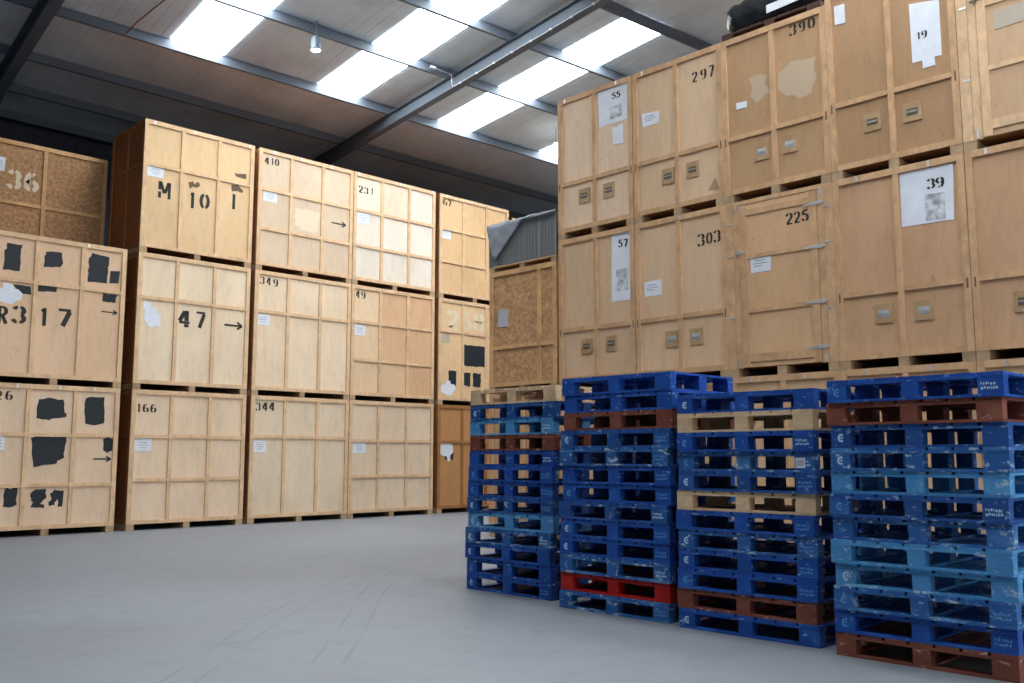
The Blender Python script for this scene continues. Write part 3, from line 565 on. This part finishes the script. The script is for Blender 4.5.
def stack(cx, y0, y1, seq, where, group, ph, seed, yaw=0, wide=1.0):
    r=random.Random(seed); n=len(seq); yc=(y0+y1)/2
    for i,ch in enumerate(seq):
        lvl=n-1-i
        z=lvl*ph+.0006
        jx=r.uniform(-.018,.018); jy=r.uniform(-.016,.016)
        root=empty('pallet',(cx+PDP/2+jx, yc+jy+(lvl/(n-1)-.5)*yaw, z),-PI/2+r.uniform(-.012,.012))
        if i==n-1: pos='on the floor'
        elif i==0: pos='top one'
        elif i==n-2: pos='second from the bottom'
        else: pos=ORD[i].replace('from top','from the top')
        tag(root,'%s, %s, %s'%(NAMEOF[ch],pos,where),'pallet',group)
        for nm,me in pallet_mesh(MATOF[ch]): add(nm,me,root)
        if ch in 'bcdl':
            k=r.random()
            if k<.72: add('block_mark',CURL[0 if k<.26 else 1],root)
            if r.random()<.5: add('block_lettering',LETT[(0,1,1,2,2)[r.randrange(5)]],root)
        root.scale=(wide,1,ph/PH)
    return
S1X,S2X,S3X,S4X=6.85,6.645,6.60,6.465
stack(S1X,6.35,7.66,'wblnbbbclcbb' [:0]+'wclnbbbcldbb'+'b','in the stack topped by a bare timber pallet','pallets in the stack topped with bare timber',.162,11,-.08,1.03)
stack(S2X,4.82,6.10,'bbncdbbcbbdrd','in the stack holding the red pallet','pallets in the stack with the red one',.164,5,-.06,1.04)
stack(S3X,3.475,4.715,'bwbdcwbdbbnb','in the stack with two bare timber pallets inside','pallets in the stack with two bare timber ones',.1595,23,-.03,1.03)
stack(S4X,2.08,3.28,'bncdlcdlldbn'[:12],'in the stack standing on a brown pallet','pallets in the stack standing on a brown one',.162,31,0)
# bar-code sticker is printed paper on the third stack's fourth pallet
for o in list(COL.objects):
    if o.get('label','').startswith('worn blue pallet, fourth from the top, in the stack with two bare'):
        s=MB().box(PLN/2-.15,-PDP/2-.003,.034,PLN/2-.075,-PDP/2-.0004,.112).build('sticker',M['paper'],o)
        l=MB()
        for i in range(9): l.box(PLN/2-.142+i*.0068,-PDP/2-.0042,.05,PLN/2-.139+i*.0068,-PDP/2-.0032,.098)
        l.build('print',M['line'],s)

# ------------------------------------------------------------------ grey ribbed box and blanket on the strand board crate
def mk_cloth(name,rgb,sc_=1):
    m,nt,p=base(name,.8,0,.15); n=noise(nt,coords(nt,(1,1,1)),7*sc_,5,.65); r=ramp(nt,n.outputs['Fac'],[(.3,sc(srgb(*rgb),.72)),(.7,sc(srgb(*rgb),1.15))]); nt.links.new(r.outputs[0],p.inputs['Base Color']); bump(nt,p,n.outputs['Fac'],.3,.02); return m
M['greyfelt']=plain('grey_panel',srgb(122,124,126),.7); M['greyedge']=plain('grey_edge_post',srgb(134,138,142),.55)
M['blanket']=mk_cloth('grey_blanket',(146,152,160)); M['wrap']=plain('black_wrap',srgb(34,36,40),.22,0,.6)
BY0,BY1=10.68,12.36; BX=XR+.02; BZ=RZ[1]+2.2+.002
# low skid pallet
pr=empty('pallet',(BX+.85,(BY0+BY1)/2,BZ),-PI/2); tag(pr,'low timber pallet under the grey ribbed box','pallet')
LW=BY1-BY0
for x in (-LW/2+.02,-.06,LW/2-.14): MB().box(x,-.83,0,x+.12,.8,.085).build('skid',M['skid'],pr)
for i in range(6): MB().box(-LW/2,-.84+i*.28,.086,LW/2,-.84+i*.28+.22,.108).build('deck_board',M['pine_dark'],pr)
bx=empty('ribbed_box',(BX+.85,(BY0+BY1)/2,BZ+.109),-PI/2); tag(bx,'grey ribbed box with a blanket over its top, on the strand board crate','box')
BH=.72
MB().box(-LW/2+.02,-.82,0,LW/2-.02,.8,BH).build('body',M['greyfelt'],bx)
rb=MB()
for i in range(22):
    x=-LW/2+.05+i*(LW-.1)/21; rb.box(x-.008,-.832,.02,x+.008,-.8205,BH-.03)
rb.build('ribs',M['greyfelt'],bx)
for x in (-LW/2,LW/2-.42,LW/2-.04): MB().box(x,-.842,0,x+.035,-.8325,BH).build('edge_post',M['greyedge'],bx)
MB().box(-LW/2,-.84,BH+.0005,LW/2,.82,BH+.03).build('lid',M['greyedge'],bx)
# blanket: sheet over the lid with one corner hanging down the front
bl=empty('blanket',(BX+.85,(BY0+BY1)/2,BZ+.109+BH+.032),-PI/2); tag(bl,'grey blanket draped over the ribbed box, one corner hanging down its front','blanket')
mb=MB(); nx,ny=30,26; rr=random.Random(3)
def bpt(i,j):
    u=i/nx; v=j/ny
    x=-LW/2-.012+u*(LW+.01)
    # how far the cloth hangs over the front edge at this x: a triangular corner
    drop=.03+.66*max(0,1-abs(u-.11)/(.12 if u<.11 else .42))
    wob=.010*math.sin(u*23+v*7)+.010*math.sin(u*9-v*15)
    if j<=18: return (x,.5-(j/18)*1.372,.018+abs(wob)+.04*max(0,math.sin(u*3.1))*(.3+v)*(1-(j/18)**6))
    return (x,-.874-abs(wob)*.7,.016-drop*(j-18)/8)
idx={}
for i in range(nx+1):
    for j in range(ny+1):
        idx[i,j]=len(mb.v); mb.v.append(bpt(i,j))
for i in range(nx):
    for j in range(ny): mb.f.append((idx[i,j],idx[i,j+1],idx[i+1,j+1],idx[i+1,j])); mb.mi.append(0)
b=mb.build('cloth',M['blanket'],bl,smooth=True); sd=b.modifiers.new('thick','SOLIDIFY'); sd.thickness=.012; sd.offset=1

# ------------------------------------------------------------------ black wrapped bundle on top of crate 390
TZ=RZ[3]+.001
bp=empty('pallet',(XR+.75,6.58,TZ),-PI/2); tag(bp,'dark brown pallet under the black wrapped bundle, on crate 390','pallet')
for nm,m in PPARTS: m.build(nm,M['brown_dark'] if 'brown_dark' in M else M['brown'],bp)
bp.scale=(1.32,1.25,1)
bu=empty('wrapped_bundle',(XR+.72,6.45,TZ+.165),-PI/2); tag(bu,'bundle in black stretch wrap lying on a pallet above crate 390','bundle')
mb=MB(); nr,ns=22,26
for i in range(ns+1):
    x=-.97+1.8*i/ns; e=abs(2*i/ns-1); k=1-.30*max(0,(e-.8)/.2)**2
    for q in range(nr):
        a=2*PI*q/nr; cy=.52*math.copysign(abs(math.cos(a))**.55,math.cos(a))*k; cz=.27*math.copysign(abs(math.sin(a))**.6,math.sin(a))*k
        w=1+.03*math.sin(q*3.7+i*1.9)+.02*math.sin(i*5.1+q)
        mb.v.append((x,cy*w,max(.0,.275+cz*w)))
for i in range(ns):
    for q in range(nr): mb.f.append((i*nr+q,i*nr+(q+1)%nr,(i+1)*nr+(q+1)%nr,(i+1)*nr+q)); mb.mi.append(0)
mb.f.append(tuple(range(nr))); mb.f.append(tuple(range(ns*nr,(ns+1)*nr))); mb.mi+= [0,0]
mb.build('wrap',M['wrap'],bu,smooth=True,fix=True)
MB().prism([(-.18,.10),(.46,.13),(.46,.25),(-.18,.22)],-.575,-.565).build('white_strip',M['paper'],bu)

# ------------------------------------------------------------------ shell of the building
RA,RB=math.radians(5.5498),math.radians(100.529)
GX,GY=-.0777,-.0356
def rp(s,t,dz=0):
    x=s*math.sin(RA)+t*math.sin(RB); y=s*math.cos(RA)+t*math.cos(RB)
    return (x,y,11.4+GX*x+GY*y+dz)
def fp(s,t,z): q=rp(s,t); return (q[0],q[1],z)
SMIN,SMAX,TMIN,TMAX=-14.0,27.0,-9.0,27.0
struct(MB().quadbox([fp(SMIN,TMIN,-.2),fp(SMIN,TMAX,-.2),fp(SMAX,TMAX,-.2),fp(SMAX,TMIN,-.2),fp(SMIN,TMIN,0),fp(SMIN,TMAX,0),fp(SMAX,TMAX,0),fp(SMAX,TMIN,0)]).build('floor',M['floor'],fix=True))
# liner sheets with a shallow trapezoid profile
mb=MB(); per=.25; n=int((TMAX-TMIN)/per); row=[]
for i in range(n):
    t=TMIN+i*per
    row+=[(t,.215),(t+.21,.215),(t+.218,.221),(t+.242,.221)]
row.append((TMAX,.215))
for t,d in row: mb.v+= [rp(SMIN,t,d),rp(SMAX+.2,t,d)]
for i in range(len(row)-1): mb.f.append((2*i,2*i+1,2*i+3,2*i+2)); mb.mi.append(0)
struct(mb.build('ceiling',M['roof']))
# rooflights between the purlins; unseen strips near and behind the camera added for light
k=1
PUR=[26.4,24.6,22.6,20.15,17.63,15.42,13.3,11.0,8.7,6.4,4.1,1.8,-.5,-2.8,-5.1,-7.4,-9.7,-12]
for t0,t1 in ((-.1,1.05),(3.1,4.0),(6.45,7.59),(9.82,10.905),(13.05,14.055),(16.2,17.3)):
    for s0,s1 in SPANS:
        if t0<4.05 and s1>14: continue
        a=.205; struct(MB().quadbox([rp(s0,t0,a-.004),rp(s1,t0,a-.004),rp(s1,t1,a-.004),rp(s0,t1,a-.004),rp(s0,t0,a),rp(s1,t0,a),rp(s1,t1,a),rp(s0,t1,a)]).build('window_%d'%k,M['skylight'],fix=True)); k+=1
# purlins: channel sections
def purlin(s,t0,t1,i):
    mb=MB()
    for (a,b,c,d) in ((0,.008,.0,.2),(.0085,.07,0,.008),(.0085,.07,.192,.2),(.062,.07,.0085,.03)):
        mb.quadbox([rp(s+a,t0,c),rp(s+b,t0,c),rp(s+b,t1,c),rp(s+a,t1,c),rp(s+a,t0,d),rp(s+b,t0,d),rp(s+b,t1,d),rp(s+a,t1,d)])
    return struct(mb.build('roof_beam',M['purlin'],fix=True))
for i,s in enumerate(PUR): purlin(s,TMIN+.05,TMAX-.05,i)
# rafters: rolled sections under the purlins, deeper towards the eaves
def rafter(tc,w=.17,d=.31):
    mb=MB()
    def seg(s0,s1,d0,d1):
        for (a,b,top) in ((-w/2,w/2,1),(-.01,.01,0),(-w/2,w/2,-1)):
            if top==1: z=[(-.014,-.001)]*2
            elif top==0: z=[(-d0+.014,-.014),(-d1+.014,-.014)]
            else: z=[(-d0,-d0+.014),(-d1,-d1+.014)]
            mb.quadbox([rp(s0,tc+a,z[0][0]),rp(s1,tc+a,z[1][0]),rp(s1,tc+b,z[1][0]),rp(s0,tc+b,z[0][0]),rp(s0,tc+a,z[0][1]),rp(s1,tc+a,z[1][1]),rp(s1,tc+b,z[1][1]),rp(s0,tc+b,z[0][1])])
    seg(SMIN+.1,23.6,d,d); seg(23.6,26.9,d,.85)
    # column below the haunch
    for (a,b,c,e) in ((-w/2,w/2,26.6,26.62),(-.01,.01,26.62,26.88),(-w/2,w/2,26.88,26.9)):
        P=[fp(c,tc+a,0),fp(e,tc+a,0),fp(e,tc+b,0),fp(c,tc+b,0)]; Q=[rp(c,tc+a,-.80),rp(e,tc+a,-.80),rp(e,tc+b,-.80),rp(c,tc+b,-.80)]
        mb.quadbox(P+Q)
    return struct(mb.build('roof_beam',M['steel'],fix=True))
for tc,w_,d_ in ((-4.1,.2,.42),(3.92,.22,.44),(11.73,.17,.31),(19.6,.17,.31)): rafter(tc,w_,d_)
# walls with cladding ribs
def wall(name,s0,t0,s1,t1,hole=None):
    L=math.hypot(*(Vector(fp(s1,t1,0))-Vector(fp(s0,t0,0))).xy); n=int(L/.5)
    mb=MB()
    inner=Vector(fp((SMIN+SMAX)/2,(TMIN+TMAX)/2,0))
    a=Vector(fp(s0,t0,0)); b=Vector(fp(s1,t1,0)); d=(b-a).normalized(); nm=Vector((-d.y,d.x,0))
    if (inner-a).dot(nm)<0: nm=-nm
    def top(p): return 11.4+GX*p.x+GY*p.y+.30
    for i in range(n):
        p=a.lerp(b,i/n); q=a.lerp(b,(i+.62)/n); r=a.lerp(b,(i+1)/n)
        for u,v,off in ((p,q,0),(q,r,.035)):
            z0=0
            if hole and hole[0]<(u+v).length*0+((u+v)/2-a).length<hole[1]: z0=hole[2]
            o=nm*off; w=-nm*.06
            mb.quadbox([(u+w).to_tuple()[:2]+(z0,),(v+w).to_tuple()[:2]+(z0,),(v+o).to_tuple()[:2]+(z0,),(u+o).to_tuple()[:2]+(z0,),
                        (u+w).to_tuple()[:2]+(top(u),),(v+w).to_tuple()[:2]+(top(v),),(v+o).to_tuple()[:2]+(top(v),),(u+o).to_tuple()[:2]+(top(u),)])
    return struct(mb.build(name,M['wall'],fix=True))
wall('wall_back',SMAX,TMIN,SMAX,TMAX)
wall('wall_left',SMIN,TMIN,SMAX,TMIN)
wall('wall_right',SMIN,TMAX,SMAX,TMAX)
wall('wall_front',SMIN,TMIN,SMIN,TMAX,hole=(FILLT-6,FILLT+6,6.2))  # opening is added to let the fill light in

# ------------------------------------------------------------------ hanging lamps, cable, wire
def pendant(loc,label,zr,dome=False):
    r=empty('pendant_lamp',loc); tag(r,label,'lamp')
    if not dome:
        MB().lathe([(0,.30),(.07,.30),(.095,.27),(.105,.03),(.115,0),(.105,0),(.09,.02),(0,.02)],20).build('housing',M['grey_lamp'],r,smooth=False,fix=True)
        MB().lathe([(0,.004),(.085,.004),(.085,.018),(0,.018)],20).build('lens',M['lamp'],r,fix=True)
        MB().tube([(0,0,.3),(0,0,zr)],.012,6).build('stem',M['grey_lamp'],r,fix=True)
    else:
        MB().lathe([(0,.28),(.06,.28),(.08,.22),(.14,.16),(.2,.05),(.21,0),(.19,0),(.14,-.03),(0,-.05)],24).build('diffuser',M['lampdome'],r,smooth=True,fix=True)
        MB().tube([(0,0,.28),(0,0,zr)],.012,6).build('stem',M['grey_lamp'],r,fix=True)
    return r
def roofz(x,y,dz=0): return 11.4+GX*x+GY*y+dz
p=Vector(LAMP1); pendant(p,'grey cylindrical pendant lamp, lit, hanging below the rooflights',roofz(p.x,p.y,.2)-p.z)
p=Vector(LAMP2); pendant(p,'white domed pendant lamp, lit, beside the crate marked 55',roofz(p.x,p.y,.2)-p.z,True)
w=MB(); w.tube([rp(20.1,5.55,.02),rp(19.6,5.62,.1),rp(18.6,5.78,.15),rp(18.0,5.9,.17),rp(17.7,5.85,.1)],.014,6).build('rusty_rod',M['rust'],fix=True)
tag(COL.objects['rusty_rod'],'rust coloured rod fixed between two purlins near the roof','rod')
tc=11.73-.092
el=empty('emergency_light',rp(17.56,11.2,.05)); tag(el,'small white light box on the purlin by the main rafter','light')
q=MB(); b0=Vector(rp(17.56,11.2,.05)); 
pts=[Vector(rp(17.555,t,z))-b0 for t,z in ((11.15,.04),(11.27,.04),(11.27,.09),(11.15,.09))]; off=Vector(rp(17.50,11.2,.05))-b0
q.quadbox([pts[0],pts[0]+off,pts[1]+off,pts[1],pts[3],pts[3]+off,pts[2]+off,pts[2]]).build('case',M['cable'],el,fix=True)
cb=MB().tube([rp(17.53,11.28,.06),rp(17.53,tc-.09,.05),rp(17.45,tc-.04,.0),rp(17.4,tc-.03,-.05),rp(17.4,tc-.03,-.18),rp(17.38,tc-.025,-.3)]+[rp(17.3-1.0*i,tc-.02,-.318-.012*(i%2)) for i in range(14)],.0065,5).build('cable',M['cable'],None,fix=True)
tag(cb,'thin white cable clipped along the main rafter','cable')
for i in range(13):
    c=Vector(rp(17.1-.6*i,tc-.012,-.316)); 
    o=MB().box(-.02,-.02,-.02,.02,.02,.012).build('cable_clip',M['cable'],None); o.location=c; tag(o,'small white clip holding the cable on the main rafter','clip','cable clips on the main rafter')

# tyre traces on the concrete
def trace(pts,wd):
    mb=MB(); P=[Vector((*p,.0012)) for p in pts]
    # smooth the line
    Q=[]
    for i in range(len(P)-1):
        for k in range(8):
            t=k/8; p0=P[max(i-1,0)];p1=P[i];p2=P[i+1];p3=P[min(i+2,len(P)-1)]
            Q.append(.5*((2*p1)+(-p0+p2)*t+(2*p0-5*p1+4*p2-p3)*t*t+(-p0+3*p1-3*p2+p3)*t**3))
    Q.append(P[-1]); Ls=[];Rs=[]
    for i,p in enumerate(Q):
        d=(Q[min(i+1,len(Q)-1)]-Q[max(i-1,0)]); d.z=0; d.normalize(); nm=Vector((-d.y,d.x,0)); w=wd*(.6+.4*math.sin(i*.9)) ; Ls.append(p+nm*w); Rs.append(p-nm*w)
    for i in range(len(Q)-1): mb.poly([Rs[i],Rs[i+1],Ls[i+1],Ls[i]])
    return mb
M['tyre']=plain('tyre_rubber_trace',srgb(122,126,132),.7)
for ln in ([(2.35,5.61),(2.69,5.86),(3.74,6.93),(5.07,8.19),(7.14,9.82),(9.15,10.79)],[(7.73,13.03),(7.58,11.55),(7.33,10.09),(7.04,7.97)],[(3.64,5.63),(4.82,6.94),(6.02,8.32),(7.17,9.36)],[(3.33,11.18),(4.72,12.06),(7.13,13.63)]):
    for off in (0,.22):
        struct(trace([(a+off*.7,b-off*.7) for a,b in ln],.014).build('floor_marking',M['tyre']))


# ------------------------------------------------------------------ light
Wd=bpy.data.worlds.new('World'); SC.world=Wd; Wd.use_nodes=True
Wd.node_tree.nodes['Background'].inputs[0].default_value=(.80,.90,1,1); Wd.node_tree.nodes['Background'].inputs[1].default_value=1.0
# added area light at an unseen, made-up door opening behind the camera
la=bpy.data.lights.new('added_fill_light','AREA'); la.shape='RECTANGLE'; la.size=11.5; la.size_y=6.0; la.energy=FILLW; la.color=(.90,.95,1)
lo=bpy.data.objects.new('added_fill_light',la); COL.objects.link(lo)
dc=Vector(fp(SMIN-.15,TMIN+FILLT,3.1)); lo.location=dc
nd=Vector(fp(SMIN+5,TMIN+FILLT,3.1))-Vector(fp(SMIN,TMIN+FILLT,3.1))
lo.rotation_euler=nd.to_track_quat('-Z','Z').to_euler()

# ------------------------------------------------------------------ camera
cam=bpy.data.cameras.new('Camera'); co=bpy.data.objects.new('Camera',cam); COL.objects.link(co)
cam.sensor_width=36; cam.lens=940.16/1024*36; cam.clip_end=200
yaw,pit=math.radians(44.579),math.radians(6.952)
co.location=(0,0,1.4); co.rotation_euler=(PI/2+pit,0,-yaw)
SC.camera=co
vs=SC.view_settings; vs.view_transform='Standard'; vs.look='None'; vs.gamma=1; vs.use_curve_mapping=False; vs.exposure=EXPO
SC.display_settings.display_device='sRGB'
SC.cycles.use_denoising=True
SC.cycles.max_bounces=8; SC.cycles.diffuse_bounces=5
try: SC.cycles.sample_clamp_indirect=6
except Exception: pass
